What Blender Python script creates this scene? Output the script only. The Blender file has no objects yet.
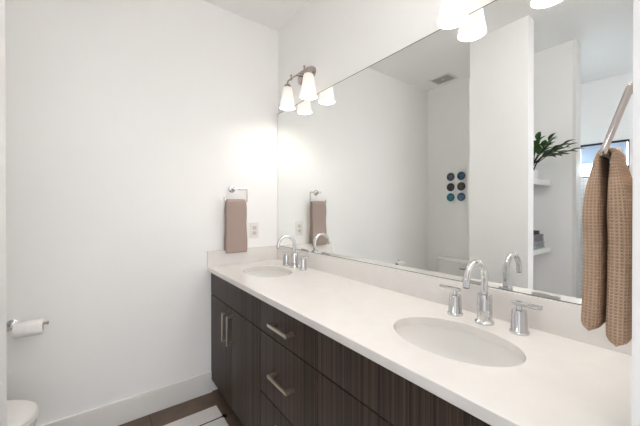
import bpy, bmesh, math, random
from mathutils import Vector, Matrix
random.seed(7)
S = bpy.context.scene
COL = S.collection
PI = math.pi

# ------------------------------------------------------------------ camera
cam_d = bpy.data.cameras.new('camera')
cam = bpy.data.objects.new('camera', cam_d)
COL.objects.link(cam)
cam.location = (-1.1807, -2.1404, 1.2754)
cam.rotation_euler = (PI / 2 - 0.004, 0, -0.6423)
cam_d.sensor_width = 36
cam_d.lens = 299.98 / 640 * 36
cam_d.shift_y = -2.153 / 640
cam_d.clip_start = 0.01
S.camera = cam

# ------------------------------------------------------------------ world, daylight, exposure
S.view_settings.view_transform = 'Standard'
S.view_settings.look = 'None'
S.view_settings.gamma = 1
S.view_settings.use_curve_mapping = False
S.view_settings.exposure = 1.24
S.cycles.max_bounces = 24
S.cycles.diffuse_bounces = 16
S.cycles.glossy_bounces = 8
w = bpy.data.worlds.new('sky')
S.world = w
w.use_nodes = True
w.node_tree.nodes['Background'].inputs[0].default_value = (0.80, 0.90, 1.0, 1)
w.node_tree.nodes['Background'].inputs[1].default_value = 2.0


def area(name, loc, rot, sx, sy, power, color):
    d = bpy.data.lights.new(name, 'AREA')
    d.shape = 'RECTANGLE'
    d.size = sx
    d.size_y = sy
    d.energy = power
    d.color = color
    o = bpy.data.objects.new(name, d)
    COL.objects.link(o)
    o.location = loc
    o.rotation_euler = rot
    return o


area('bedroom_daylight', (-1.3, -4.35, 1.5), (PI / 2, 0, 0), 2.6, 2.0, 20, (0.95, 0.97, 1.0))
area('shower_daylight', (-3.42, -1.35, 1.82), (0, -PI / 2, 0), 0.36, 0.40, 17, (0.82, 0.92, 1.0))
area('shower_fill', (-2.72, -1.85, 2.70), (0, 0, 0), 0.25, 0.25, 0.55, (0.95, 0.97, 1.0))  # unseen fill lamp, added to brighten the shower wall

# ------------------------------------------------------------------ materials


def mat(name, color=(0.8, 0.8, 0.8), rough=0.5, metal=0.0, spec=None, coat=0, trans=0, ior=None):
    m = bpy.data.materials.new(name)
    m.use_nodes = True
    b = m.node_tree.nodes['Principled BSDF']
    b.inputs['Base Color'].default_value = (*color, 1)
    b.inputs['Roughness'].default_value = rough
    b.inputs['Metallic'].default_value = metal
    if spec is not None:
        b.inputs['Specular IOR Level'].default_value = spec
    if coat:
        b.inputs['Coat Weight'].default_value = coat
        b.inputs['Coat Roughness'].default_value = 0.05
    if trans:
        b.inputs['Transmission Weight'].default_value = trans
    if ior:
        b.inputs['IOR'].default_value = ior
    return m


def nodes(m):
    nt = m.node_tree
    return nt, nt.nodes['Principled BSDF'], nt.nodes.new, nt.links.new


def coords(m, scale, kind='Object'):
    nt, b, N, L = nodes(m)
    tc = N('ShaderNodeTexCoord')
    mp = N('ShaderNodeMapping')
    mp.inputs['Scale'].default_value = scale
    L(tc.outputs[kind], mp.inputs['Vector'])
    return mp.outputs['Vector']


def noise_color(m, c1, c2, scale, nscale=1.0, detail=3, lo=0.35, hi=0.65, bump=0.0):
    nt, b, N, L = nodes(m)
    v = coords(m, scale)
    n = N('ShaderNodeTexNoise')
    n.inputs['Scale'].default_value = nscale
    n.inputs['Detail'].default_value = detail
    L(v, n.inputs['Vector'])
    r = N('ShaderNodeValToRGB')
    r.color_ramp.elements[0].position = lo
    r.color_ramp.elements[1].position = hi
    r.color_ramp.elements[0].color = (*c1, 1)
    r.color_ramp.elements[1].color = (*c2, 1)
    L(n.outputs[0], r.inputs[0])
    L(r.outputs[0], b.inputs['Base Color'])
    if bump:
        bp = N('ShaderNodeBump')
        bp.inputs['Strength'].default_value = bump
        bp.inputs['Distance'].default_value = 0.002
        L(n.outputs[0], bp.inputs['Height'])
        L(bp.outputs[0], b.inputs['Normal'])
    return m


M = {}
M['wall'] = noise_color(mat('wall_paint', rough=0.6, spec=0.25), (0.914, 0.911, 0.906), (0.921, 0.918, 0.913), (1, 1, 1), 3, 2)
M['ceiling'] = mat('ceiling_paint', (0.93, 0.928, 0.925), 0.8, spec=0.2)
M['trim'] = mat('trim_paint', (0.82, 0.81, 0.79), 0.35)
M['quartz'] = noise_color(mat('white_quartz', rough=0.16), (0.775, 0.75, 0.725), (0.80, 0.775, 0.75), (1, 1, 1), 14, 6)
M['porcelain'] = mat('porcelain', (0.83, 0.82, 0.80), 0.10)
M['chrome'] = mat('chrome', (0.66, 0.66, 0.67), 0.07, 1.0)
M['ring'] = mat('warm_chrome', (0.56, 0.51, 0.48), 0.12, 1.0)
M['nickel'] = mat('brushed_nickel', (0.46, 0.40, 0.365), 0.24, 1.0)
M['pull'] = mat('satin_nickel_pull', (0.62, 0.55, 0.48), 0.28, 1.0)
M['mirror'] = mat('mirror_glass', (0.90, 0.915, 0.905), 0.0, 1.0)
M['channel'] = mat('mirror_edge', (0.20, 0.20, 0.20), 0.35, 0.8)
M['dark'] = mat('dark_gap', (0.015, 0.014, 0.013), 0.7)
M['plastic'] = mat('white_plastic', (0.82, 0.80, 0.78), 0.35)
M['plate'] = mat('outlet_plate', (0.80, 0.78, 0.76), 0.4)
M['carcass'] = mat('gap_shade_carcass', (0.022, 0.017, 0.015), 0.5)  # darkened so the shade in the gaps between fronts is painted in
M['socket'] = mat('outlet_socket', (0.62, 0.60, 0.58), 0.4)
M['slot'] = mat('socket_slot', (0.10, 0.09, 0.09), 0.6)
M['paper'] = noise_color(mat('tissue_paper', rough=0.95, spec=0.1), (0.84, 0.83, 0.82), (0.89, 0.88, 0.87), (1, 1, 1), 90, bump=0.15)
M['card'] = mat('cardboard', (0.45, 0.33, 0.22), 0.9)
M['black'] = mat('black_paint', (0.015, 0.015, 0.018), 0.4)
M['vent'] = mat('vent_grey', (0.50, 0.49, 0.46), 0.5)
M['shelf'] = mat('shelf_paint', (0.80, 0.80, 0.80), 0.4)
M['frost'] = mat('bulb', (0.9, 0.9, 0.9), 0.5)
M['pot'] = mat('white_ceramic', (0.78, 0.78, 0.78), 0.25)
M['stem'] = mat('plant_stem', (0.02, 0.02, 0.018), 0.6)
M['soil'] = mat('potting_soil', (0.03, 0.02, 0.015), 0.95)
M['leaf'] = noise_color(mat('green_leaf', rough=0.35), (0.012, 0.045, 0.008), (0.04, 0.115, 0.02), (1, 1, 1), 22)
M['shade_fabric'] = mat('blue_white_shade', (0.50, 0.62, 0.78), 0.8)
M['glass'] = mat('clear_glass', (1, 1, 1), 0.0, trans=1.0, ior=1.05)

# vanity wood: fine vertical streaks
m = M['wood'] = mat('dark_streaked_laminate', rough=0.45, spec=0.25)
nt, b, N, L = nodes(m)
v = coords(m, (330, 330, 1.0))
n1 = N('ShaderNodeTexNoise'); n1.inputs['Scale'].default_value = 1; n1.inputs['Detail'].default_value = 3
L(v, n1.inputs['Vector'])
v2 = coords(m, (110, 110, 0.5))
n2 = N('ShaderNodeTexNoise'); n2.inputs['Scale'].default_value = 1; n2.inputs['Detail'].default_value = 2
L(v2, n2.inputs['Vector'])
ad = N('ShaderNodeMath'); ad.operation = 'ADD'
hf = N('ShaderNodeMath'); hf.operation = 'MULTIPLY'; hf.inputs[1].default_value = 0.5
L(n1.outputs[0], ad.inputs[0]); L(n2.outputs[0], ad.inputs[1]); L(ad.outputs[0], hf.inputs[0])
r = N('ShaderNodeValToRGB')
r.color_ramp.elements[0].position = 0.41; r.color_ramp.elements[0].color = (0.020, 0.0135, 0.010, 1)
r.color_ramp.elements[1].position = 0.60; r.color_ramp.elements[1].color = (0.078, 0.054, 0.042, 1)
L(hf.outputs[0], r.inputs[0]); L(r.outputs[0], b.inputs['Base Color'])

# floor tile
m = M['floor'] = mat('dark_floor_tile', rough=0.45)
nt, b, N, L = nodes(m)
v = coords(m, (1, 1, 1))
v.node.inputs['Location'].default_value = (0.306, 0, 0)
br = N('ShaderNodeTexBrick'); br.offset = 0
br.inputs['Scale'].default_value = 1
br.inputs['Brick Width'].default_value = 0.61
br.inputs['Row Height'].default_value = 0.305
br.inputs['Mortar Size'].default_value = 0.0025
br.inputs['Color1'].default_value = (0.125, 0.085, 0.060, 1)
br.inputs['Color2'].default_value = (0.145, 0.098, 0.070, 1)
br.inputs['Mortar'].default_value = (0.03, 0.025, 0.022, 1)
L(v, br.inputs['Vector'])
nz = N('ShaderNodeTexNoise'); nz.inputs['Scale'].default_value = 9; nz.inputs['Detail'].default_value = 6
L(v, nz.inputs['Vector'])
mx = N('ShaderNodeMix'); mx.data_type = 'RGBA'; mx.blend_type = 'OVERLAY'; mx.inputs[0].default_value = 0.5
L(br.outputs[0], mx.inputs[6]); L(nz.outputs[0], mx.inputs[7])
L(mx.outputs[2], b.inputs['Base Color'])

# shower wall tile
m = M['tile'] = mat('white_mosaic_tile', rough=0.2)
nt, b, N, L = nodes(m)
v = coords(m, (1, 1, 1))
sx = N('ShaderNodeSeparateXYZ'); L(v, sx.inputs[0])
cb = N('ShaderNodeCombineXYZ'); L(sx.outputs[1], cb.inputs[0]); L(sx.outputs[2], cb.inputs[1])
br = N('ShaderNodeTexBrick'); br.offset = 0
br.inputs['Scale'].default_value = 1
br.inputs['Brick Width'].default_value = 0.05
br.inputs['Row Height'].default_value = 0.05
br.inputs['Mortar Size'].default_value = 0.003
br.inputs['Color1'].default_value = (0.78, 0.79, 0.80, 1)
br.inputs['Color2'].default_value = (0.74, 0.76, 0.78, 1)
br.inputs['Mortar'].default_value = (0.60, 0.61, 0.62, 1)
L(cb.outputs[0], br.inputs['Vector']); L(br.outputs[0], b.inputs['Base Color'])

# glowing lamp shade glass
m = M['lampshade'] = bpy.data.materials.new('lit_opal_glass')
m.use_nodes = True
b = m.node_tree.nodes['Principled BSDF']
b.inputs['Base Color'].default_value = (0.72, 0.69, 0.64, 1)
b.inputs['Roughness'].default_value = 0.3
b.inputs['Emission Color'].default_value = (1.0, 0.93, 0.85, 1)
nt, b, N, L = nodes(m)
v = coords(m, (1, 1, 1))
sx = N('ShaderNodeSeparateXYZ'); L(v, sx.inputs[0])
mr = N('ShaderNodeMapRange')        # opal glass glows most around its bulb, least at the neck
mr.inputs[1].default_value = -0.055; mr.inputs[2].default_value = -0.17
mr.inputs[3].default_value = 0.10; mr.inputs[4].default_value = 0.26
L(sx.outputs[2], mr.inputs[0]); L(mr.outputs[0], b.inputs['Emission Strength'])
m = M['diffuser'] = bpy.data.materials.new('fill_light_diffuser')  # glow of the added ceiling fill light
m.use_nodes = True
b = m.node_tree.nodes['Principled BSDF']
b.inputs['Emission Color'].default_value = (1.0, 0.97, 0.93, 1)
b.inputs['Emission Strength'].default_value = 9.0
m = M['bulb'] = bpy.data.materials.new('lit_bulb')
m.use_nodes = True
b = m.node_tree.nodes['Principled BSDF']
b.inputs['Emission Color'].default_value = (1.0, 0.978, 0.952, 1)
b.inputs['Emission Strength'].default_value = 36.0


def waffle(name, c_hi, c_lo, cell, bump):
    """woven waffle cloth: raised ribs in two directions, dark dimples"""
    m = mat(name, c_hi, 0.95, spec=0.1)
    nt, b, N, L = nodes(m)
    uv = N('ShaderNodeUVMap')
    sep = N('ShaderNodeSeparateXYZ'); L(uv.outputs[0], sep.inputs[0])
    outs = []
    for i in (0, 1):
        mu = N('ShaderNodeMath'); mu.operation = 'MULTIPLY'; mu.inputs[1].default_value = 2 * PI / cell
        L(sep.outputs[i], mu.inputs[0])
        si = N('ShaderNodeMath'); si.operation = 'SINE'; L(mu.outputs[0], si.inputs[0])
        outs.append(si.outputs[0])
    ma = N('ShaderNodeMath'); ma.operation = 'MAXIMUM'
    L(outs[0], ma.inputs[0]); L(outs[1], ma.inputs[1])
    mr = N('ShaderNodeMapRange'); mr.inputs[1].default_value = -0.7; mr.inputs[2].default_value = 0.8
    L(ma.outputs[0], mr.inputs[0])
    mx = N('ShaderNodeMix'); mx.data_type = 'RGBA'
    mx.inputs[6].default_value = (*c_lo, 1); mx.inputs[7].default_value = (*c_hi, 1)
    L(mr.outputs[0], mx.inputs[0]); L(mx.outputs[2], b.inputs['Base Color'])
    bp = N('ShaderNodeBump'); bp.inputs['Strength'].default_value = bump; bp.inputs['Distance'].default_value = 0.003
    L(mr.outputs[0], bp.inputs['Height']); L(bp.outputs[0], b.inputs['Normal'])
    return m


M['towel_near'] = waffle('tan_waffle_cloth', (0.54, 0.385, 0.28), (0.37, 0.255, 0.18), 0.0058, 0.6)
M['towel_far'] = waffle('taupe_waffle_cloth', (0.44, 0.345, 0.31), (0.33, 0.255, 0.23), 0.0065, 0.6)
M['cloth_mauve'] = noise_color(mat('mauve_grey_cloth', rough=0.95, spec=0.1), (0.29, 0.265, 0.285), (0.35, 0.32, 0.345), (1, 1, 1), 120, bump=0.3)
M['cloth_blue'] = noise_color(mat('blue_grey_cloth', rough=0.95, spec=0.1), (0.36, 0.38, 0.41), (0.42, 0.44, 0.47), (1, 1, 1), 120, bump=0.3)
M['cloth_dark'] = noise_color(mat('charcoal_cloth', rough=0.95, spec=0.1), (0.07, 0.07, 0.08), (0.10, 0.10, 0.11), (1, 1, 1), 120, bump=0.3)
M['rug'] = noise_color(mat('white_rug_weave', rough=0.95, spec=0.1), (0.76, 0.73, 0.72), (0.86, 0.83, 0.81), (1, 1, 1), 160, bump=0.4)
M['rug_black'] = mat('black_yarn', (0.012, 0.011, 0.012), 0.95, spec=0.1)

# ------------------------------------------------------------------ mesh helpers (all coordinates in world space)


def new():
    return bmesh.new()


def box(bm, lo, hi, bev=0.0, seg=2):
    lo = Vector(lo); hi = Vector(hi)
    t = bmesh.new()
    bmesh.ops.create_cube(t, size=1)
    for v in t.verts:
        v.co = Vector((lo[i] + (v.co[i] + 0.5) * (hi[i] - lo[i]) for i in range(3)))
    if bev:
        bmesh.ops.bevel(t, geom=t.edges[:], offset=bev, segments=seg, profile=0.7, affect='EDGES')
    merge(bm, t)
    return bm


def merge(bm, t):
    me = bpy.data.meshes.new('tmp')
    t.to_mesh(me); t.free()
    bm.from_mesh(me)
    bpy.data.meshes.remove(me)


def frame(d):
    d = d.normalized()
    a = Vector((0, 0, 1)) if abs(d.z) < 0.9 else Vector((1, 0, 0))
    u = d.cross(a).normalized()
    return u, d.cross(u).normalized()


def tube(bm, pts, rad, n=14, caps=True):
    """round tube along points; rad a number or one per point"""
    pts = [Vector(p) for p in pts]
    k = len(pts)
    rs = rad if isinstance(rad, (list, tuple)) else [rad] * k
    rings = []
    u = None
    for i, p in enumerate(pts):
        d = (pts[min(i + 1, k - 1)] - pts[max(i - 1, 0)]).normalized()
        if u is None:
            u, _ = frame(d)
        else:
            u = (u - d * u.dot(d)).normalized()
        q = d.cross(u)
        rings.append([bm.verts.new(p + (u * math.cos(2 * PI * j / n) + q * math.sin(2 * PI * j / n)) * rs[i]) for j in range(n)])
    for a, b in zip(rings, rings[1:]):
        for j in range(n):
            bm.faces.new((a[j], a[(j + 1) % n], b[(j + 1) % n], b[j]))
    if caps:
        bm.faces.new(rings[0][::-1]); bm.faces.new(rings[-1])
    return bm


def lathe(bm, prof, c=(0, 0, 0), axis=(0, 0, 1), n=32, sx=1.0, sy=1.0, cap0=True, cap1=True):
    """prof: (radius, height) pairs swept round an axis through c; sx, sy squash the round"""
    c = Vector(c); ax = Vector(axis).normalized()
    if abs(ax.z) > 0.99:
        u, q = Vector((1, 0, 0)), Vector((0, 1, 0))
        if ax.z < 0:
            q = -q
    else:
        u, q = frame(ax)
    rings = []
    for r, h in prof:
        if r < 1e-6:
            rings.append([bm.verts.new(c + ax * h)])
        else:
            rings.append([bm.verts.new(c + ax * h + u * (math.cos(2 * PI * j / n) * r * sx) + q * (math.sin(2 * PI * j / n) * r * sy)) for j in range(n)])
    for a, b in zip(rings, rings[1:]):
        for j in range(n):
            k = (j + 1) % n
            if len(a) == 1 and len(b) == 1:
                continue
            if len(a) == 1:
                bm.faces.new((a[0], b[k], b[j]))
            elif len(b) == 1:
                bm.faces.new((a[j], a[k], b[0]))
            else:
                bm.faces.new((a[j], a[k], b[k], b[j]))
    if cap0 and len(rings[0]) > 1:
        bm.faces.new(rings[0][::-1])
    if cap1 and len(rings[-1]) > 1:
        bm.faces.new(rings[-1])
    return bm


def arc(c, r, a0, a1, ux, uy, n=12):
    c = Vector(c); ux = Vector(ux); uy = Vector(uy)
    return [c + ux * (r * math.cos(a0 + (a1 - a0) * i / n)) + uy * (r * math.sin(a0 + (a1 - a0) * i / n)) for i in range(n + 1)]


def root_loc(o):
    t = Vector((0, 0, 0))
    while o is not None:
        t += o.location
        o = o.parent
    return t


def obj(name, bm, m, parent=None, smooth=True, angle=35, label=None):
    off = root_loc(parent)
    bmesh.ops.recalc_face_normals(bm, faces=bm.faces[:])
    me = bpy.data.meshes.new(name)
    if parent is not None:
        for v in bm.verts:
            v.co -= off
    bm.to_mesh(me); bm.free()
    me.materials.append(m)
    if smooth:
        me.shade_smooth()
        me.set_sharp_from_angle(angle=math.radians(angle))
    o = bpy.data.objects.new(name, me)
    COL.objects.link(o)
    o.parent = parent
    if label:
        o['label'] = label
    return o


def thing(name, label, cat, loc, group=None):
    o = bpy.data.objects.new(name, None)
    o.empty_display_size = 0.05
    COL.objects.link(o)
    o.location = loc
    return tag(o, label, cat, group)


def tag(o, label, cat, group=None):
    o['label'] = label
    o['category'] = cat
    if group:
        o['group'] = group
    return o


def struct(name, bm, m, parent=None, smooth=False):
    o = obj(name, bm, m, parent, smooth)
    if parent is None:
        o['kind'] = 'structure'
    return o


def bx(lo, hi, bev=0.0, seg=2):
    return box(new(), lo, hi, bev, seg)


def dup(root, shift, label, group=None):
    r = root.copy(); COL.objects.link(r)
    r.location = root.location + Vector(shift)
    r['label'] = label
    for ch in list(root.children):
        c = ch.copy(); COL.objects.link(c); c.parent = r
        for g in list(ch.children):
            d = g.copy(); COL.objects.link(d); d.parent = c
    return r


# ------------------------------------------------------------------ the room
H = 2.713
WX = -2.07          # wall behind the toilet
NY = -2.07          # wall of the doorway
T = 0.115
struct('floor', bx((-3.6, -4.6, -0.06), (0.2, 0.12, 0)), M['floor'])
struct('ceiling', bx((-3.6, -4.6, H), (0.2, 0.12, H + 0.08)), M['ceiling'])
struct('wall_back', bx((-3.6, 0, 0), (0.2, 0.12, H)), M['wall'])
struct('wall_right', bx((0, -4.6, 0), (0.12, 0, H)), M['wall'])
struct('wall_left', bx((WX - T, -1.385, 0), (WX, 0, H)), M['wall'])
# partition beside the toilet, with the open linen niche on its near side
struct('wall_partition', bx((WX, -0.95, 0), (-1.397, -0.85, H)), M['wall'])
struct('wall_niche', bx((-1.50, -1.285, 0), (-1.397, -0.95, H)), M['wall'])
# doorway wall: opening between x = -1.52 and -0.62
bm = bx((-0.61, NY - T, 0), (0, NY, H))
box(bm, (-3.42, NY - T, 0), (-1.52, NY, H))
box(bm, (-1.52, NY - T, 2.06), (-0.61, NY, H))
struct('wall_front', bm, M['wall'])
# shower end with its window
WS = -3.30
wy0, wy1, wz0, wz1 = -1.565, -1.145, 1.64, 2.02
bm = bx((WS - 0.12, NY, 1.60), (WS, wy0, H))
box(bm, (WS - 0.12, wy1, 1.60), (WS, -0.95, H))
box(bm, (WS - 0.12, wy0, wz1), (WS, wy1, H))
struct('wall_shower', bm, M['wall'])
bm = bx((WS - 0.12, NY, 0), (WS, -0.95, 1.60))
box(bm, (WS - 0.12, wy0, 1.60), (WS, wy1, wz0))
struct('wall_shower_tile', bm, M['tile'])
struct('wall_shower_side', bx((WS, -1.10, 0), (WX - T, -1.0, H)), M['wall'])
struct('trim_1', bx((WX - T - 0.012, -1.41, 0), (WX + 0.004, -1.385, H), 0.003), M['trim'])
# bedroom behind the doorway
struct('wall_bedroom_back', bx((-3.6, -4.6, 0), (0.2, -4.5, H)), M['wall'])
struct('wall_bedroom_side', bx((-3.6, -4.5, 0), (-3.5, NY - T, H)), M['wall'])


def baseboard(name, lo, hi):
    return struct(name, bx(lo, hi, 0.005, 3), M['trim'])


baseboard('baseboard_back', (WX, -0.014, 0), (-0.53, 0, 0.142))
baseboard('baseboard_left', (WX, -0.85, 0), (WX + 0.014, -0.014, 0.142))
baseboard('baseboard_partition', (WX + 0.014, -0.85, 0), (-1.385, -0.836, 0.142))
baseboard('baseboard_niche', (-1.397, -1.285, 0), (-1.383, -0.85, 0.142))

# window
win = bpy.data.objects.new('window_1', None)
COL.objects.link(win); win.location = (WS - 0.06, (wy0 + wy1) / 2, wz0)
win['kind'] = 'structure'
bm = new()
fx0, fx1 = WS - 0.075, WS - 0.035
for lo, hi in (((fx0, wy0, wz1 - 0.020), (fx1, wy1, wz1)), ((fx0, wy0, wz0), (fx1, wy1, wz0 + 0.018)),
               ((fx0, wy0, wz0), (fx1, wy0 + 0.016, wz1)), ((fx0, wy1 - 0.016, wz0), (fx1, wy1, wz1))):
    box(bm, lo, hi, 0.002)
obj('window_frame', bm, M['black'], win)
obj('pane', bx((WS - 0.058, wy0 + 0.016, wz0 + 0.018), (WS - 0.054, wy1 - 0.016, wz1 - 0.02)), M['glass'], win)

# ------------------------------------------------------------------ vanity cabinets
CF, DF = -0.515, -0.535         # carcass front, door front
ZB, ZT = 0.088, 0.847           # bottom and top of the fronts
ZG, ZD = 0.688, 0.390           # drawer seams
G = 0.0028


def carcass(bm, y0, y1):
    """open-topped box on a recessed plinth, without a lid so that the bowl hangs free"""
    box(bm, (CF, y0, 0.10), (-0.03, y1, 0.118))
    box(bm, (CF, y1 - 0.018, 0.118), (-0.03, y1, 0.850))
    box(bm, (CF, y0, 0.118), (-0.03, y0 + 0.018, 0.850))
    box(bm, (CF, y0 + 0.018, 0.118), (CF + 0.012, y1 - 0.018, 0.850))
    box(bm, (-0.04, y0 + 0.018, 0.118), (-0.03, y1 - 0.018, 0.850))
    box(bm, (-0.485, y0, 0), (-0.06, y1, 0.10))
    return bm


def pull(parent, c, axis, length, name='handle'):
    """flat bar pull on two posts, standing off the front at x = DF"""
    c = Vector(c)
    hl = length / 2
    bm = new()
    if axis == 'z':
        box(bm, (DF - 0.044, c.y - 0.006, c.z - hl), (DF - 0.035, c.y + 0.006, c.z + hl), 0.0015)
        for s in (-1, 1):
            zc = c.z + s * (hl - 0.006)
            box(bm, (DF - 0.037, c.y - 0.006, zc - 0.006), (DF + 0.001, c.y + 0.006, zc + 0.006), 0.001)
    else:
        box(bm, (DF - 0.044, c.y - hl, c.z - 0.007), (DF - 0.035, c.y + hl, c.z + 0.007), 0.0015)
        for s in (-1, 1):
            yc = c.y + s * (hl - 0.009)
            box(bm, (DF - 0.037, yc - 0.009, c.z - 0.007), (DF + 0.001, yc + 0.009, c.z + 0.007), 0.001)
    return obj(name, bm, M['pull'], parent)


def front(name, y0, y1, z0, z1, parent):
    return obj(name, bx((DF, y0 + G, z0 + G), (CF, y1 - G, z1 - G), 0.0012), M['wood'], parent)


def sink_cabinet(y1, y0, label):
    t = thing('sink_cabinet', label, 'cabinet', ((CF + 0) / 2, (y0 + y1) / 2, 0), 'vanity sink cabinets')
    obj('body', carcass(new(), y0, y1), M['carcass'], t, smooth=False)
    front('false_front', y0, y1, ZG, ZT, t)
    ym = (y0 + y1) / 2
    for a, b_, s in ((ym, y1, 1), (y0, ym, -1)):
        d = front('door', a, b_, ZB, ZG, t)
        pull(d, (0, ym + s * 0.040, 0.572), 'z', 0.170)
    return t


sink_cabinet(-0.003, -0.785, 'dark wood sink cabinet by the wall with two doors below the far sink')
t = thing('drawer_cabinet', 'dark wood cabinet of three drawers with horizontal bar pulls between the two sink cabinets', 'cabinet', (CF / 2, -1.0225, 0))
obj('body', carcass(new(), -1.26, -0.785), M['carcass'], t, smooth=False)
for z0, z1, zc in ((ZG, ZT, 0.768), (ZD, ZG, 0.542), (ZB, ZD, 0.30)):
    d = front('drawer', -1.26, -0.785, z0, z1, t)
    pull(d, (0, -1.028, zc), 'y', 0.165)
sink_cabinet(-1.26, -2.045, 'dark wood sink cabinet below the near sink with its front close to the camera')
# ------------------------------------------------------------------ countertop with two oval cut-outs
CT0, CT1 = 0.850, 0.880
SINKS = (-0.392, -1.646)
SX, SA, SB = -0.296, 0.141, 0.195   # sink centre x, half depth, half length


def slab(y_near):
    t_ = bmesh.new()
    edges = []
    NSEG = 72

    def loop(pts):
        vs = [t_.verts.new(p) for p in pts]
        for i in range(len(vs)):
            edges.append(t_.edges.new((vs[i], vs[(i + 1) % len(vs)])))
        return vs
    loops = [loop([(-0.559, y_near, CT1), (0, y_near, CT1), (0, 0, CT1), (-0.559, 0, CT1)])]
    for sy in (SINKS[0], -1.641):
        loops.append(loop([(SX + SA * math.cos(2 * PI * i / NSEG), sy + SB * math.sin(2 * PI * i / NSEG), CT1) for i in range(NSEG)]))
    bmesh.ops.triangle_fill(t_, edges=edges, use_beauty=True, use_dissolve=False)
    top = t_.faces[:]
    for f in top:
        if f.normal.z < 0:
            f.normal_flip()
    low = {v: t_.verts.new((v.co.x, v.co.y, CT0)) for v in t_.verts[:]}
    for f in top:
        t_.faces.new([low[v] for v in reversed(f.verts)])
    for vs in loops:
        for i in range(len(vs)):
            a, b_ = vs[i], vs[(i + 1) % len(vs)]
            t_.faces.new((a, b_, low[b_], low[a]))
    return t_


ct = thing('countertop', 'long white quartz vanity top with two oval cut-outs along the mirror wall', 'countertop', (-0.28, -1.035, CT0))
o = obj('worktop', slab(NY), M['quartz'], ct, smooth=False)
bv = o.modifiers.new('edge', 'BEVEL'); bv.width = 0.0022; bv.segments = 2; bv.limit_method = 'ANGLE'; bv.angle_limit = math.radians(60)
tag(obj('backsplash', bx((-0.02, NY, CT1), (0, 0, 0.986), 0.0012), M['quartz']), 'long low white quartz backsplash under the mirror', 'backsplash')
tag(obj('side_splash', bx((-0.559, -0.02, CT1), (-0.0202, 0, 0.986), 0.0012), M['quartz']), 'short white quartz side splash on the far wall under the towel', 'backsplash')

# ------------------------------------------------------------------ sinks


def sink(sy, label):
    t = thing('sink', label, 'sink', (SX, sy, CT0 - 0.15), 'undermount vanity sinks')
    bm = new()
    ratio = SB / SA
    inner = []
    R0 = SA + 0.006
    for i in range(15):
        a = (PI / 2) * i / 14
        rr = R0 * (0.16 + 0.84 * math.cos(a) ** 0.55) if i < 14 else R0 * 0.16
        inner.append((rr, CT0 - 0.0005 - 0.135 * math.sin(a) ** 1.15))
    prof = [(R0 + 0.020, CT0 - 0.012), (R0 + 0.020, CT0 - 0.0005)] + inner + [(0.0, CT0 - 0.137)]
    outer = [(r_ + 0.010, z_ - 0.010) for r_, z_ in inner[1:]][::-1]
    prof = prof + [(0.0, CT0 - 0.150)] + outer + [(R0 + 0.020, CT0 - 0.012)]
    lathe(bm, prof, (SX, sy, 0), n=64, sx=1.0, sy=ratio, cap0=False, cap1=False)
    obj('bowl', bm, M['porcelain'], t, angle=50)
    bm = new()
    lathe(bm, [(0.0, 0), (0.021, 0), (0.0225, 0.002), (0.020, 0.004), (0.013, 0.003), (0.0, 0.0045)], (SX, sy, CT0 - 0.1366), n=28, cap0=False, cap1=False)
    obj('drain', bm, M['chrome'], t)


sink(SINKS[0], 'white oval undermount sink at the far end of the vanity top')
sink(-1.641, 'white oval undermount sink at the near end of the vanity top')

# ------------------------------------------------------------------ faucets


def faucet(sy, label):
    x0 = -0.092
    t = thing('faucet', label, 'faucet', (x0, sy, CT1), 'chrome widespread faucets')
    bm = new()
    lathe(bm, [(0.031, CT1), (0.031, CT1 + 0.006), (0.028, CT1 + 0.009), (0.0245, CT1 + 0.012), (0.0240, CT1 + 0.098), (0.0225, CT1 + 0.101), (0.012, CT1 + 0.103)], (x0, sy, 0), n=36)
    body = obj('spout_body', bm, M['chrome'], t)
    bm = new()
    rt = 0.0108
    rx = 0.062
    zc = CT1 + 0.155
    path = [(x0, sy, CT1 + 0.10), (x0, sy, CT1 + 0.13)] + arc((x0 - rx, sy, zc), rx, 0, PI * 1.0, (1, 0, 0), (0, 0, 1), 20)
    path += [(x0 - 2 * rx - 0.001, sy, zc - 0.006), (x0 - 2 * rx - 0.002, sy, zc - 0.012)]
    tube(bm, path, rt, 18)
    sp = obj('spout', bm, M['chrome'], t)
    bm = new()
    tube(bm, [(x0 - 2 * rx - 0.0018, sy, zc - 0.011), (x0 - 2 * rx - 0.0024, sy, zc - 0.0155)], 0.0095, 18)
    obj('aerator', bm, M['channel'], sp)
    for s in (1, -1):
        hy = sy + s * 0.107
        bm = new()
        lathe(bm, [(0.028, CT1), (0.028, CT1 + 0.006), (0.025, CT1 + 0.009), (0.0238, CT1 + 0.011), (0.0215, CT1 + 0.070), (0.020, CT1 + 0.074),
                   (0.008, CT1 + 0.075), (0.0072, CT1 + 0.092)], (x0, hy, 0), n=36)
        h = obj('handle', bm, M['chrome'], t)
        bm = new()
        box(bm, (x0 - 0.0075, min(hy - s * 0.020, hy + s * 0.062), CT1 + 0.088), (x0 + 0.0075, max(hy - s * 0.020, hy + s * 0.062), CT1 + 0.1005), 0.0035, 3)
        obj('lever', bm, M['chrome'], h)
    return t


f1 = faucet(SINKS[0], 'chrome gooseneck faucet with two lever handles behind the far sink')
dup(f1, (0, SINKS[1] - SINKS[0], 0), 'chrome gooseneck faucet with two lever handles behind the near sink')

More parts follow.
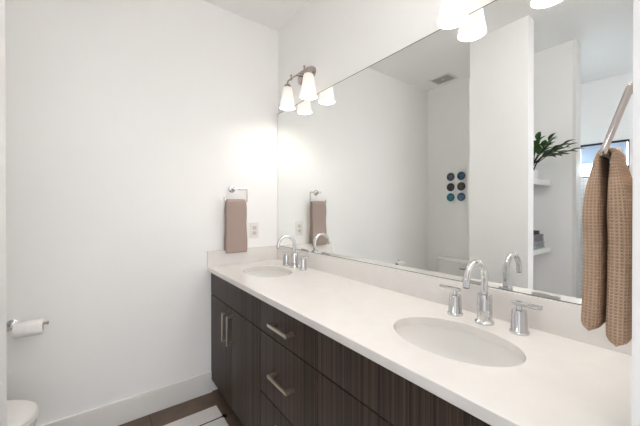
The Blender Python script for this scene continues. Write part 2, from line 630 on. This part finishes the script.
# ------------------------------------------------------------------ mirror
t = thing('mirror', 'large frameless wall mirror above the vanity backsplash', 'mirror', (0, -1.035, 0.988))
obj('mirror_glass', bx((-0.006, NY + 0.002, 0.9895), (-0.0005, -0.004, 2.040)), M['mirror'], t, smooth=False)
obj('bottom_channel', bx((-0.0072, NY + 0.002, 0.9865), (-0.0005, -0.004, 0.9890)), M['channel'], t, smooth=False)
obj('top_channel', bx((-0.0072, NY + 0.002, 2.0402), (-0.0005, -0.004, 2.0425)), M['channel'], t, smooth=False)
obj('side_channel', bx((-0.0072, -0.0039, 0.9865), (-0.0005, -0.0018, 2.0425)), M['pull'], t, smooth=False)

# ------------------------------------------------------------------ vanity lights


def vanity_light(yc, label):
    t = thing('vanity_light', label, 'light', (0, yc, 2.205), 'two-shade vanity lights')
    bm = new()
    lathe(bm, [(0.0, 0.0005), (0.054, 0.0005), (0.054, 0.010), (0.048, 0.017), (0.036, 0.020), (0.030, 0.026), (0.0, 0.028)], (0, yc, 2.205), axis=(-1, 0, 0), n=40, sx=2.0, sy=1.0, cap0=False, cap1=False)
    obj('back_plate', bm, M['nickel'], t)
    rx, rz = -0.080, 2.194
    for s in (-1, 1):
        bm = new()
        tube(bm, [(-0.024, yc + s * 0.020, 2.203), (-0.050, yc + s * 0.020, 2.200), (rx, yc + s * 0.020, rz)], 0.0045, 12)
        obj('arm', bm, M['nickel'], t)
    bm = new()
    hs = 0.1325
    path = []
    pz = 2.176
    path += [(rx, yc + hs, pz - 0.010), (rx, yc + hs, pz)]
    path += [Vector((rx, yc + hs - 0.018, pz)) + Vector((0, 0.018 * math.cos(a), 0.018 * math.sin(a))) for a in [PI / 2 * i / 6 for i in range(1, 7)]]
    path += [Vector((rx, yc - hs + 0.018, pz)) + Vector((0, -0.018 * math.sin(a), 0.018 * math.cos(a))) for a in [PI / 2 * i / 6 for i in range(0, 6)]]
    path += [(rx, yc - hs, pz), (rx, yc - hs, pz - 0.010)]
    tube(bm, path, 0.0052, 12)
    obj('rod', bm, M['nickel'], t)
    for s in (1, -1):
        fy = yc + s * 0.084
        bm = new()
        lathe(bm, [(0.0, -0.012), (0.007, -0.009), (0.0085, 0.0), (0.007, 0.008), (0.004, 0.011), (0.004, 0.016), (0.0075, 0.021), (0.0075, 0.026), (0.0, 0.032)], (rx, fy, rz), n=18, cap0=False, cap1=False)
        obj('finial', bm, M['nickel'], t)
        sy = yc + s * hs
        bm = new()
        lathe(bm, [(0.008, 2.172), (0.020, 2.166), (0.0245, 2.158), (0.0245, 2.150), (0.0, 2.149)], (rx, sy, 0), n=28, cap1=False)
        hd = obj('shade_holder', bm, M['nickel'], t)
        bm = new()
        out = [(0.0235, 2.150), (0.030, 2.146), (0.035, 2.132), (0.042, 2.085), (0.0485, 2.040), (0.0545, 2.010), (0.056, 2.001)]
        inn = [(r_ - 0.003, z_) for r_, z_ in out][::-1]
        lathe(bm, out + inn, (rx, sy, 0), n=40, cap0=False, cap1=False)
        shd = obj('shade', bm, M['lampshade'], t)
        bm = new()
        lathe(bm, [(0.0, 2.012), (0.018, 2.016), (0.028, 2.030), (0.030, 2.046), (0.024, 2.065), (0.014, 2.088), (0.013, 2.140)], (rx, sy, 0), n=24, cap0=False)
        obj('bulb', bm, M['bulb'], shd)
    return t


v1 = vanity_light(-0.413, 'nickel vanity light with two lit tapered white shades above the far sink')
dup(v1, (0, -1.240, 0), 'nickel vanity light with two lit tapered white shades above the near sink')

# ------------------------------------------------------------------ unseen ceiling fill light, added inside the doorway to brighten the room
lx, ly = -0.74, -1.88
t = thing('ceiling_fill_light', 'unseen round fill light added to the ceiling, with a lit white diffuser just inside the doorway', 'light', (lx, ly, H))
bm = new()
lathe(bm, [(0.0, 0.0005), (0.15, 0.0005), (0.155, 0.006), (0.155, 0.026), (0.148, 0.030), (0.0, 0.030)], (lx, ly, H), axis=(0, 0, -1), n=48, cap0=False, cap1=False)
obj('base', bm, M['nickel'], t)
bm = new()
lathe(bm, [(0.146, 0.0305), (0.150, 0.045), (0.146, 0.075), (0.120, 0.105), (0.075, 0.122), (0.0, 0.128)], (lx, ly, H), axis=(0, 0, -1), n=48, cap1=False)
obj('diffuser', bm, M['diffuser'], t)

# ------------------------------------------------------------------ towels and rings


def towel(xc, ybar, zbar, halfw, zf, zb, gap, t0, t1, toward, lean=0.0, wob=0.004, ph=0.0, nv=110, nc=44, glow=0.004, t2=None, gather=0.9, reach=0.11):
    """folded towel hung over a bar along x: a soft slab lofted from the front hem over the bar to the back hem.
    gap = half the space round the bar, t0 / t1 = half thickness at the bar / lower down, toward = +1 when the front is at larger y"""
    bm = new()
    uvl = bm.loops.layers.uv.new('uv')
    lf, lb = zbar - zf, zbar - zb
    r0 = gap + t0
    la = PI * r0
    tot = lf + la + lb
    rings, vs = [], []
    for j in range(nv + 1):
        s_ = tot * j / nv
        if s_ < lf or s_ > lf + la:
            sg = 1 if s_ < lf else -1
            d = (lf - s_) if sg == 1 else (s_ - lf - la)
            k = min(1.0, d / reach)
            tt = t1 if sg == 1 else (t2 or t1)
            k = math.sin(PI / 2 * k)
            t = t0 + (tt - t0) * k
            hem = min(s_, tot - s_)
            if hem < tt:
                t *= max(0.06, math.sqrt(max(0, 1 - (1 - hem / tt) ** 2)))
            c = Vector((0, toward * sg * ((gap - glow) * (1 - k) + glow + t0 + (tt - t0) * k + lean * d + wob * math.sin(d * 17 + ph + sg)), zbar - d))
            nrm = Vector((0, toward * sg, 0))
            wd = halfw * (gather + (1 - gather) * k) + 0.003 * math.sin(d * 23 + ph)
        else:
            a = (s_ - lf) / r0
            c = Vector((0, toward * r0 * math.cos(a), zbar + r0 * math.sin(a)))
            nrm = Vector((0, toward * math.cos(a), math.sin(a)))
            t = t0
            wd = halfw * gather
        ring = []
        for i in range(nc):
            an = 2 * PI * i / nc
            ca, sa = math.cos(an), math.sin(an)
            ex = math.copysign(abs(ca) ** 0.38, ca) * wd
            en = math.copysign(abs(sa) ** 0.55, sa) * t
            ring.append(bm.verts.new(Vector((xc + ex, ybar, 0)) + c + nrm * en))
        rings.append(ring)
        vs.append(s_)
    per = 4 * (halfw + t1)

    def face(vv, uvs):
        f = bm.faces.new(vv)
        for lp, q in zip(f.loops, uvs):
            lp[uvl].uv = q
    us = [0.0]
    ref = rings[nv // 6]
    for i in range(nc):
        us.append(us[-1] + (ref[(i + 1) % nc].co - ref[i].co).length)
    for j in range(nv):
        for i in range(nc):
            i2 = (i + 1) % nc
            face((rings[j][i], rings[j][i2], rings[j + 1][i2], rings[j + 1][i]),
                 ((us[i], vs[j]), (us[i + 1], vs[j]), (us[i + 1], vs[j + 1]), (us[i], vs[j + 1])))
    bm.faces.new(rings[0][::-1])
    bm.faces.new(rings[-1])
    return bm


def fillet(pts, r, n=6):
    pts = [Vector(p) for p in pts]
    out = [pts[0]]
    for a, b_, c in zip(pts, pts[1:], pts[2:]):
        d1 = (a - b_).normalized(); d2 = (c - b_).normalized()
        p0 = b_ + d1 * r; p1 = b_ + d2 * r
        for i in range(n + 1):
            q = i / n
            out.append(p0 * (1 - q) ** 2 + b_ * (2 * q * (1 - q)) + p1 * q ** 2)
    out.append(pts[-1])
    return out


# far ring on the back wall
ybar = -0.052
t = thing('towel_ring', 'open square chrome towel ring on the far wall beside the outlet', 'towel ring', (-0.385, 0, 1.424), 'chrome towel rings')
bm = new()
lathe(bm, [(0.0, 0.0005), (0.025, 0.0005), (0.025, 0.007), (0.019, 0.012), (0.0105, 0.014), (0.0095, 0.048), (0.011, 0.052), (0.011, 0.062), (0.0, 0.064)], (-0.385, 0, 1.424), axis=(0, -1, 0), n=32, cap0=False, cap1=False)
obj('post', bm, M['chrome'], t)
bm = new()
tube(bm, fillet([(-0.385, -0.055, 1.424), (-0.290, -0.055, 1.424), (-0.290, ybar, 1.334), (-0.456, ybar, 1.334), (-0.456, ybar, 1.362)], 0.007), 0.0055, 12)
obj('ring', bm, M['ring'], t)
bm = towel(-0.374, ybar, 1.334, 0.077, 0.968, 0.985, 0.0062, 0.0055, 0.0085, -1, lean=0.012, wob=0.0015, ph=1.0)
tag(obj('hand_towel', bm, M['towel_far'], None, angle=60), 'taupe hand towel hanging from the ring on the far wall', 'towel', 'hand towels on rings')

# near ring on the doorway wall, swung out by the thick towel
yb, zb_, xl, xr = -2.012, 1.378, -0.445, -0.285
zt = 1.490
yt = -2.0475
t = thing('towel_ring', 'open square chrome towel ring at the right edge in front of the mirror', 'towel ring', (-0.36, NY, zt), 'chrome towel rings')
bm = new()
lathe(bm, [(0.0, 0.0005), (0.025, 0.0005), (0.025, 0.006), (0.012, 0.009), (0.0095, 0.011), (0.0095, 0.014), (0.011, 0.016), (0.011, 0.028), (0.0, 0.030)], (-0.36, NY, zt), axis=(0, 1, 0), n=32, cap0=False, cap1=False)
obj('post', bm, M['chrome'], t)
bm = new()
tube(bm, fillet([(-0.36, yt, zt), (xl, yt, zt), (xl, yb, zb_), (xr, yb, zb_), (xr, yb + 0.004, zb_ + 0.030)], 0.007), 0.0055, 12)
obj('ring', bm, M['ring'], t)
bm = towel(-0.378, yb, zb_, 0.068, 1.050, 1.034, 0.0060, 0.0050, 0.0158, 1, lean=0.006, wob=0.0012, glow=0.0004, t2=0.0172, gather=0.62, reach=0.13)
tag(obj('hand_towel', bm, M['towel_near'], None, angle=60), 'thick tan waffle hand towel hanging in front of the mirror at the right edge', 'towel', 'hand towels on rings')

# ------------------------------------------------------------------ outlet on the far wall
ox, oz = -0.209, 1.117
t = thing('wall_outlet', 'white double power outlet on the far wall right of the towel ring', 'outlet', (ox, 0, oz - 0.058))
obj('cover_plate', bx((ox - 0.036, -0.006, oz - 0.059), (ox + 0.036, -0.0005, oz + 0.059), 0.002), M['plate'], t)
for s in (1, -1):
    zc = oz + s * 0.0195
    k = obj('socket', bx((ox - 0.0165, -0.0085, zc - 0.0145), (ox + 0.0165, -0.0062, zc + 0.0145), 0.001), M['socket'], t)
    bm = new()
    box(bm, (ox - 0.0075, -0.0090, zc - 0.001), (ox - 0.0055, -0.0084, zc + 0.008))
    box(bm, (ox + 0.0055, -0.0090, zc - 0.001), (ox + 0.0075, -0.0084, zc + 0.007))
    lathe(bm, [(0.0, 0.0084), (0.0025, 0.0084), (0.0025, 0.0090), (0.0, 0.0090)], (ox, 0, zc - 0.007), axis=(0, -1, 0), n=12, cap0=False, cap1=False)
    obj('slot', bm, M['slot'], k, smooth=False)
for s in (1, -1):
    bm = new()
    lathe(bm, [(0.0, 0.0060), (0.003, 0.0060), (0.0025, 0.0070), (0.0, 0.0072)], (ox, 0, oz + s * 0.047), axis=(0, -1, 0), n=12, cap0=False, cap1=False)
    obj('screw', bm, M['plastic'], t)

# ------------------------------------------------------------------ toilet paper
rz, ry = 0.697, -0.078
t = thing('toilet_paper_holder', 'chrome toilet paper holder on the far wall above the toilet', 'paper holder', (-1.515, 0, 0.72))
bm = new()
lathe(bm, [(0.0, 0.0005), (0.024, 0.0005), (0.024, 0.007), (0.018, 0.011), (0.010, 0.013), (0.009, 0.072), (0.011, 0.076), (0.011, 0.086), (0.0, 0.088)], (-1.518, 0, rz), axis=(0, -1, 0), n=28, cap0=False, cap1=False)
obj('post', bm, M['chrome'], t)
bm = new()
tube(bm, [(-1.520, ry, rz), (-1.379, ry, rz)], 0.0062, 14)
lathe(bm, [(0.0, 0), (0.0085, 0), (0.0085, 0.007), (0.0, 0.007)], (-1.381, ry, rz), axis=(1, 0, 0), n=16, cap0=False, cap1=False)
obj('rod', bm, M['nickel'], t)
bm = new()
t2 = thing('toilet_roll', 'white toilet paper roll on its chrome holder on the far wall', 'toilet paper', (-1.449, ry, rz - 0.03))
zc = rz - 0.0135
x0, x1 = -1.502, -1.396
lathe(bm, [(0.0215, 0), (0.037, 0), (0.0375, 0.001), (0.0375, x1 - x0 - 0.001), (0.037, x1 - x0), (0.0215, x1 - x0), (0.0215, 0)], (x0, ry, zc), axis=(1, 0, 0), n=40, cap0=False, cap1=False)
obj('paper', bm, M['paper'], t2)
bm = new()
lathe(bm, [(0.0200, 0.0005), (0.0214, 0.0005), (0.0214, x1 - x0 - 0.0005), (0.0200, x1 - x0 - 0.0005), (0.0200, 0.0005)], (x0, ry, zc), axis=(1, 0, 0), n=32, cap0=False, cap1=False)
obj('core', bm, M['card'], t2)

# ------------------------------------------------------------------ toilet, facing the vanity
ty = -0.455
t = thing('toilet', 'white two-piece toilet against the wall behind the partition, reflected in the mirror', 'toilet', (-1.75, ty, 0))


def oval(cx, a, b_, n=48, back=None):
    """egg outline in plan: long half a towards +x, b across"""
    pts = []
    for i in range(n):
        an = 2 * PI * i / n
        x = math.cos(an); y = math.sin(an)
        ax = a if x > 0 else (back or a)
        pts.append((cx + ax * x, ty + b_ * y))
    return pts


def loft(bm, secs):
    rings = [[bm.verts.new((x, y, z)) for x, y in pts] for pts, z in secs]
    n = len(rings[0])
    for a, b_ in zip(rings, rings[1:]):
        for j in range(n):
            bm.faces.new((a[j], a[(j + 1) % n], b_[(j + 1) % n], b_[j]))
    bm.faces.new(rings[0][::-1]); bm.faces.new(rings[-1])
    return bm


bm = new()
loft(bm, [(oval(-1.70, 0.20, 0.115, back=0.30), 0.0), (oval(-1.70, 0.20, 0.112, back=0.30), 0.05), (oval(-1.70, 0.19, 0.105, back=0.29), 0.15),
          (oval(-1.68, 0.24, 0.135, back=0.30), 0.25), (oval(-1.66, 0.275, 0.172, back=0.30), 0.375), (oval(-1.655, 0.28, 0.180, back=0.30), 0.415), (oval(-1.655, 0.277, 0.177, back=0.30), 0.425)])
obj('bowl', bm, M['porcelain'], t, angle=60)
bm = new()
loft(bm, [(oval(-1.655, 0.280, 0.180, back=0.185), 0.426), (oval(-1.655, 0.285, 0.185, back=0.19), 0.430), (oval(-1.655, 0.285, 0.185, back=0.19), 0.438), (oval(-1.655, 0.280, 0.180, back=0.185), 0.442)])
obj('seat', bm, M['plastic'], t, angle=60)
bm = new()
loft(bm, [(oval(-1.655, 0.275, 0.178, back=0.18), 0.4435), (oval(-1.655, 0.284, 0.185, back=0.19), 0.447), (oval(-1.655, 0.284, 0.185, back=0.19), 0.454), (oval(-1.655, 0.276, 0.178, back=0.183), 0.460), (oval(-1.655, 0.20, 0.12, back=0.13), 0.463)])
obj('seat_lid', bm, M['plastic'], t, angle=60)
obj('tank', bx((-2.052, ty - 0.195, 0.426), (-1.872, ty + 0.195, 0.712), 0.018, 4), M['porcelain'], t, angle=60)
obj('tank_lid', bx((-2.060, ty - 0.205, 0.713), (-1.862, ty + 0.205, 0.752), 0.010, 4), M['porcelain'], t, angle=60)
bm = new()
lathe(bm, [(0.0, 0), (0.012, 0), (0.012, 0.010), (0.0, 0.012)], (-1.872, ty - 0.125, 0.665), axis=(1, 0, 0), n=18, cap0=False, cap1=False)
tube(bm, [(-1.858, ty - 0.125, 0.665), (-1.855, ty - 0.10, 0.663), (-1.855, ty - 0.06, 0.660)], [0.005, 0.006, 0.005], 10)
obj('flush_lever', bm, M['channel'], t, label='dark flush lever')

# ------------------------------------------------------------------ rug
rx0, rx1, ry0, ry1 = -1.15, -0.558, -1.15, -0.186
t = thing('rug', 'white flat-woven rug with thin black stripes on the dark floor by the vanity', 'rug', ((rx0 + rx1) / 2, (ry0 + ry1) / 2, 0))
obj('mat', bx((rx0, ry0, 0.0005), (rx1, ry1, 0.010), 0.003), M['rug'], t)
yy = -0.318
while yy > ry0 + 0.05:
    obj('stripe', bx((rx0 + 0.002, yy - 0.004, 0.0098), (rx1 - 0.002, yy + 0.004, 0.0108)), M['rug_black'], t, smooth=False)
    for e, s in ((rx1, 1), (rx0, -1)):
        bm = new()
        for q in range(9):
            a = (q - 4) * 0.16
            tube(bm, [(e - s * 0.012, yy, 0.011), (e + s * 0.004, yy + 0.007 * math.sin(a), 0.0125 + 0.003 * math.cos(q * 2.1)), (e + s * 0.020 * math.cos(a), yy + 0.026 * math.sin(a), 0.006)], [0.003, 0.0045, 0.0025], 6)
        obj('tassel', bm, M['rug_black'], t)
    yy -= 0.135

# ------------------------------------------------------------------ ceiling vent
vx, vy = -1.893, -0.305
t = thing('ceiling_vent', 'square grey exhaust vent in the ceiling above the toilet', 'vent', (vx, vy, H))
bm = new()
hw, hl_, fw = 0.098, 0.118, 0.018
box(bm, (vx - hw, vy - hl_, H - 0.010), (vx + hw, vy - hl_ + fw, H - 0.0005), 0.003)
box(bm, (vx - hw, vy + hl_ - fw, H - 0.010), (vx + hw, vy + hl_, H - 0.0005), 0.003)
box(bm, (vx - hw, vy - hl_ + fw, H - 0.010), (vx - hw + fw, vy + hl_ - fw, H - 0.0005), 0.003)
box(bm, (vx + hw - fw, vy - hl_ + fw, H - 0.010), (vx + hw, vy + hl_ - fw, H - 0.0005), 0.003)
obj('vent_frame', bm, M['plastic'], t)
bm = bx((vx - hw + fw, vy - hl_ + fw, H - 0.003), (vx + hw - fw, vy + hl_ - fw, H - 0.0005))
ys = vy - hl_ + fw + 0.008
while ys < vy + hl_ - fw - 0.005:
    box(bm, (vx - hw + fw, ys - 0.0035, H - 0.008), (vx + hw - fw, ys + 0.0035, H - 0.003))
    ys += 0.013
obj('grille', bm, M['vent'], t, smooth=False)
bm = new()
lathe(bm, [(0.0, 0.006), (0.013, 0.006), (0.013, 0.010), (0.0, 0.011)], (vx, vy, H), axis=(0, 0, -1), n=20, cap0=False, cap1=False)
obj('center_cap', bm, M['plastic'], t)

# ------------------------------------------------------------------ round wall plates by the toilet
discs = [(-0.304, 1.647, (0.055, 0.065, 0.085), 'slate grey', 'upper', 'back wall'), (-0.427, 1.648, (0.03, 0.07, 0.13), 'dark blue', 'upper', 'partition'),
         (-0.304, 1.530, (0.028, 0.033, 0.036), 'blackish', 'middle', 'back wall'), (-0.427, 1.532, (0.045, 0.045, 0.04), 'dark olive', 'middle', 'partition'),
         (-0.304, 1.415, (0.02, 0.13, 0.17), 'teal', 'lower', 'back wall'), (-0.427, 1.416, (0.075, 0.12, 0.19), 'blue grey', 'lower', 'partition')]
for y, z, c, cn, row, side in discs:
    m = noise_color(mat('glaze_' + cn.replace(' ', '_'), rough=0.25), tuple(v * 0.7 for v in c), tuple(min(1, v * 1.5) for v in c), (1, 1, 1), 45, 4)
    m2 = noise_color(mat('glaze_center_' + cn.replace(' ', '_'), rough=0.25), tuple(v * 1.1 for v in c), tuple(min(1, v * 2.2) for v in c), (1, 1, 1), 70, 4)
    t = thing('wall_plate', f'round {cn} wall plate, {row} of its column, nearer the {side} above the toilet', 'wall art', (WX, y, z), 'six round plates above the toilet')
    bm = new()
    lathe(bm, [(0.0, 0.0005), (0.024, 0.0005), (0.046, 0.014), (0.047, 0.017), (0.044, 0.017), (0.026, 0.006)], (WX, y, z), axis=(1, 0, 0), n=36, cap0=False, cap1=False)
    obj('rim', bm, m, t)
    bm = new()
    lathe(bm, [(0.026, 0.006), (0.018, 0.004), (0.0, 0.0035)], (WX, y, z), axis=(1, 0, 0), n=36, cap0=False, cap1=False)
    obj('well', bm, m2, t)

# ------------------------------------------------------------------ linen niche shelves
S0, S1 = WX, -1.50
for z0, z1, lb in ((1.484, 1.527, 'white shelf in the linen niche carrying the plant'), (0.902, 0.943, 'white shelf in the linen niche carrying the folded towels')):
    t = thing('wall_shelf', lb, 'shelf', ((S0 + S1) / 2, -1.09, z0), 'linen niche shelves')
    obj('board', bx((S0 + 0.001, -1.214, z0 + 0.004), (S1 - 0.001, -0.951, z1 - 0.0003), 0.001), M['shelf'], t)
    obj('front_edge', bx((S0 + 0.001, -1.233, z0), (S1 - 0.001, -1.2142, z1), 0.0015), M['shelf'], t)

# folded towels


def folded(x0, x1, y0, y1, z0, z1, m, label):
    bm = new()
    n = 10
    zc = (z0 + z1) / 2
    h = (z1 - z0) / 2
    layers = 3
    lh = (z1 - z0) / layers
    for k in range(layers):
        prof = []
        za = z0 + k * lh + 0.0004
        zb2 = za + lh - 0.0008
        r_ = (zb2 - za) / 2
        zz = (za + zb2) / 2
        for i in range(n + 1):
            a = -PI / 2 - PI * i / n
            prof.append((y1 - r_ - r_ * -math.cos(a) * 1 if False else y0 + r_ + r_ * math.cos(a), zz + r_ * math.sin(a)))
        for i in range(n + 1):
            a = PI / 2 - PI * i / n
            prof.append((y1 - r_ + r_ * math.cos(a), zz + r_ * math.sin(a)))
        w0 = x0 + 0.004 * (k % 2)
        rings = []
        for x, sc in ((w0, 0.85), (w0 + 0.006, 1), (x1 - 0.006 - 0.003 * k, 1), (x1 - 0.003 * k, 0.85)):
            rings.append([bm.verts.new((x, y, zz + (z - zz) * sc)) for y, z in prof])
        m_ = len(prof)
        for a, b_ in zip(rings, rings[1:]):
            for j in range(m_):
                bm.faces.new((a[j], a[(j + 1) % m_], b_[(j + 1) % m_], b_[j]))
        bm.faces.new(rings[0]); bm.faces.new(rings[-1][::-1])
    return tag(obj('folded_towel', bm, m, None, angle=50), label, 'towel', 'folded towels on the niche shelf')


folded(-1.985, -1.62, -1.215, -0.98, 0.9435, 1.000, M['cloth_blue'], 'blue-grey folded towel at the bottom of the stack on the niche shelf')
folded(-1.975, -1.63, -1.212, -0.98, 1.0005, 1.062, M['cloth_mauve'], 'mauve-grey folded towel in the middle of the stack on the niche shelf')
folded(-1.915, -1.68, -1.200, -1.02, 1.0625, 1.095, M['cloth_dark'], 'small charcoal folded cloth on top of the stack on the niche shelf')

# ------------------------------------------------------------------ plant on the upper shelf
px, py, pz = -1.815, -1.165, 1.5272
t = thing('potted_plant', 'dark green leafy plant in a small white pot on the upper niche shelf', 'plant', (px, py, pz))
bm = new()
lathe(bm, [(0.0, 0.0), (0.042, 0.0), (0.048, 0.004), (0.058, 0.070), (0.058, 0.078), (0.053, 0.078), (0.052, 0.066), (0.0, 0.064)], (px, py, pz), n=32, cap0=False, cap1=False)
obj('pot', bm, M['pot'], t)
bm = new()
lathe(bm, [(0.0, 0.0645), (0.0515, 0.0665), (0.0, 0.068)], (px, py, pz), n=24, cap0=False, cap1=False)
obj('soil', bm, M['soil'], t)


def leaf(bm, p, d, ln, wd, up=Vector((0, 0, 1)), droop=0.25):
    d = d.normalized()
    side = d.cross(up).normalized()
    nrm = side.cross(d)
    n = 7
    prev = None
    for i in range(n + 1):
        q = i / n
        c = p + d * (ln * q) - Vector((0, 0, 1)) * (droop * ln * q * q)
        w_ = wd * (math.sin(PI * min(1, q ** 0.75)) + 0.02)
        row = [bm.verts.new(c - side * w_ + nrm * w_ * 0.35), bm.verts.new(c), bm.verts.new(c + side * w_ + nrm * w_ * 0.35),
               bm.verts.new(c - nrm * 0.0012)]
        if prev:
            bm.faces.new((prev[0], prev[1], row[1], row[0]))
            bm.faces.new((prev[1], prev[2], row[2], row[1]))
            bm.faces.new((prev[2], prev[3], row[3], row[2]))
            bm.faces.new((prev[3], prev[0], row[0], row[3]))
        prev = row


base = Vector((px, py, pz + 0.066))
# (direction towards, height of the fork, length) of each frond; they lean out of the niche into the light
fronds = [((-0.16, -0.16, 0.30), 0.40), ((-0.10, -0.24, 0.20), 0.36), ((0.02, -0.30, 0.20), 0.40), ((-0.12, -0.34, 0.21), 0.44), ((-0.05, -0.36, 0.14), 0.42),
          ((-0.20, -0.10, 0.22), 0.34), ((0.08, -0.22, 0.28), 0.38), ((0.14, -0.10, 0.30), 0.36), ((-0.14, -0.22, 0.11), 0.34), ((-0.02, -0.10, 0.36), 0.36)]
rnd = random.Random(3)
for i, (dv, ln) in enumerate(fronds):
    ln *= 0.86
    d = Vector(dv).normalized()
    p0 = base + Vector((rnd.uniform(-0.018, 0.018), rnd.uniform(-0.018, 0.018), 0))
    p1 = p0 + Vector((d.x * 0.03, d.y * 0.03, 0.075))
    p2 = p0 + Vector((d.x * 0.10, d.y * 0.10, 0.11 + d.z * 0.04))
    p3 = p0 + d * ln * 0.72 + Vector((0, 0, 0.055))
    bm = new()
    tube(bm, [p0, p1, p2, (p2 + p3) / 2 + Vector((0, 0, 0.006)), p3], [0.0048, 0.0042, 0.003, 0.0024, 0.0016], 8)
    st = obj('stem', bm, M['stem'], t)
    k = 5
    for j in range(k):
        q = j / (k - 1)
        p = p2.lerp(p3, q)
        dd = (p3 - p2).normalized()
        sd = dd.cross(Vector((0, 0, 1))).normalized()
        s = 1 if j % 2 else -1
        dirv = dd * 1.0 + sd * s * (0.65 if j < k - 1 else 0) + Vector((0, 0, 0.25))
        bm = new()
        leaf(bm, p, dirv, 0.125 * (1.05 - 0.25 * q), 0.021, droop=0.3)
        obj('leaf', bm, M['leaf'], st, angle=80)

# ------------------------------------------------------------------ blue blind over the shower window
t = thing('window_blind', 'pale blue blind covering the upper half of the shower window', 'blind', (WS - 0.02, (wy0 + wy1) / 2, wz1))
bm = new()
tube(bm, [(WS - 0.018, wy0 + 0.018, wz1 - 0.014), (WS - 0.018, wy1 - 0.018, wz1 - 0.014)], 0.011, 14)
obj('roller', bm, M['black'], t)
obj('cloth', bx((WS - 0.028, wy0 + 0.022, 1.800), (WS - 0.0265, wy1 - 0.022, wz1 - 0.012)), M['shade_fabric'], t)
obj('bottom_bar', bx((WS - 0.031, wy0 + 0.022, 1.792), (WS - 0.0235, wy1 - 0.022, 1.7998), 0.002), M['plastic'], t)
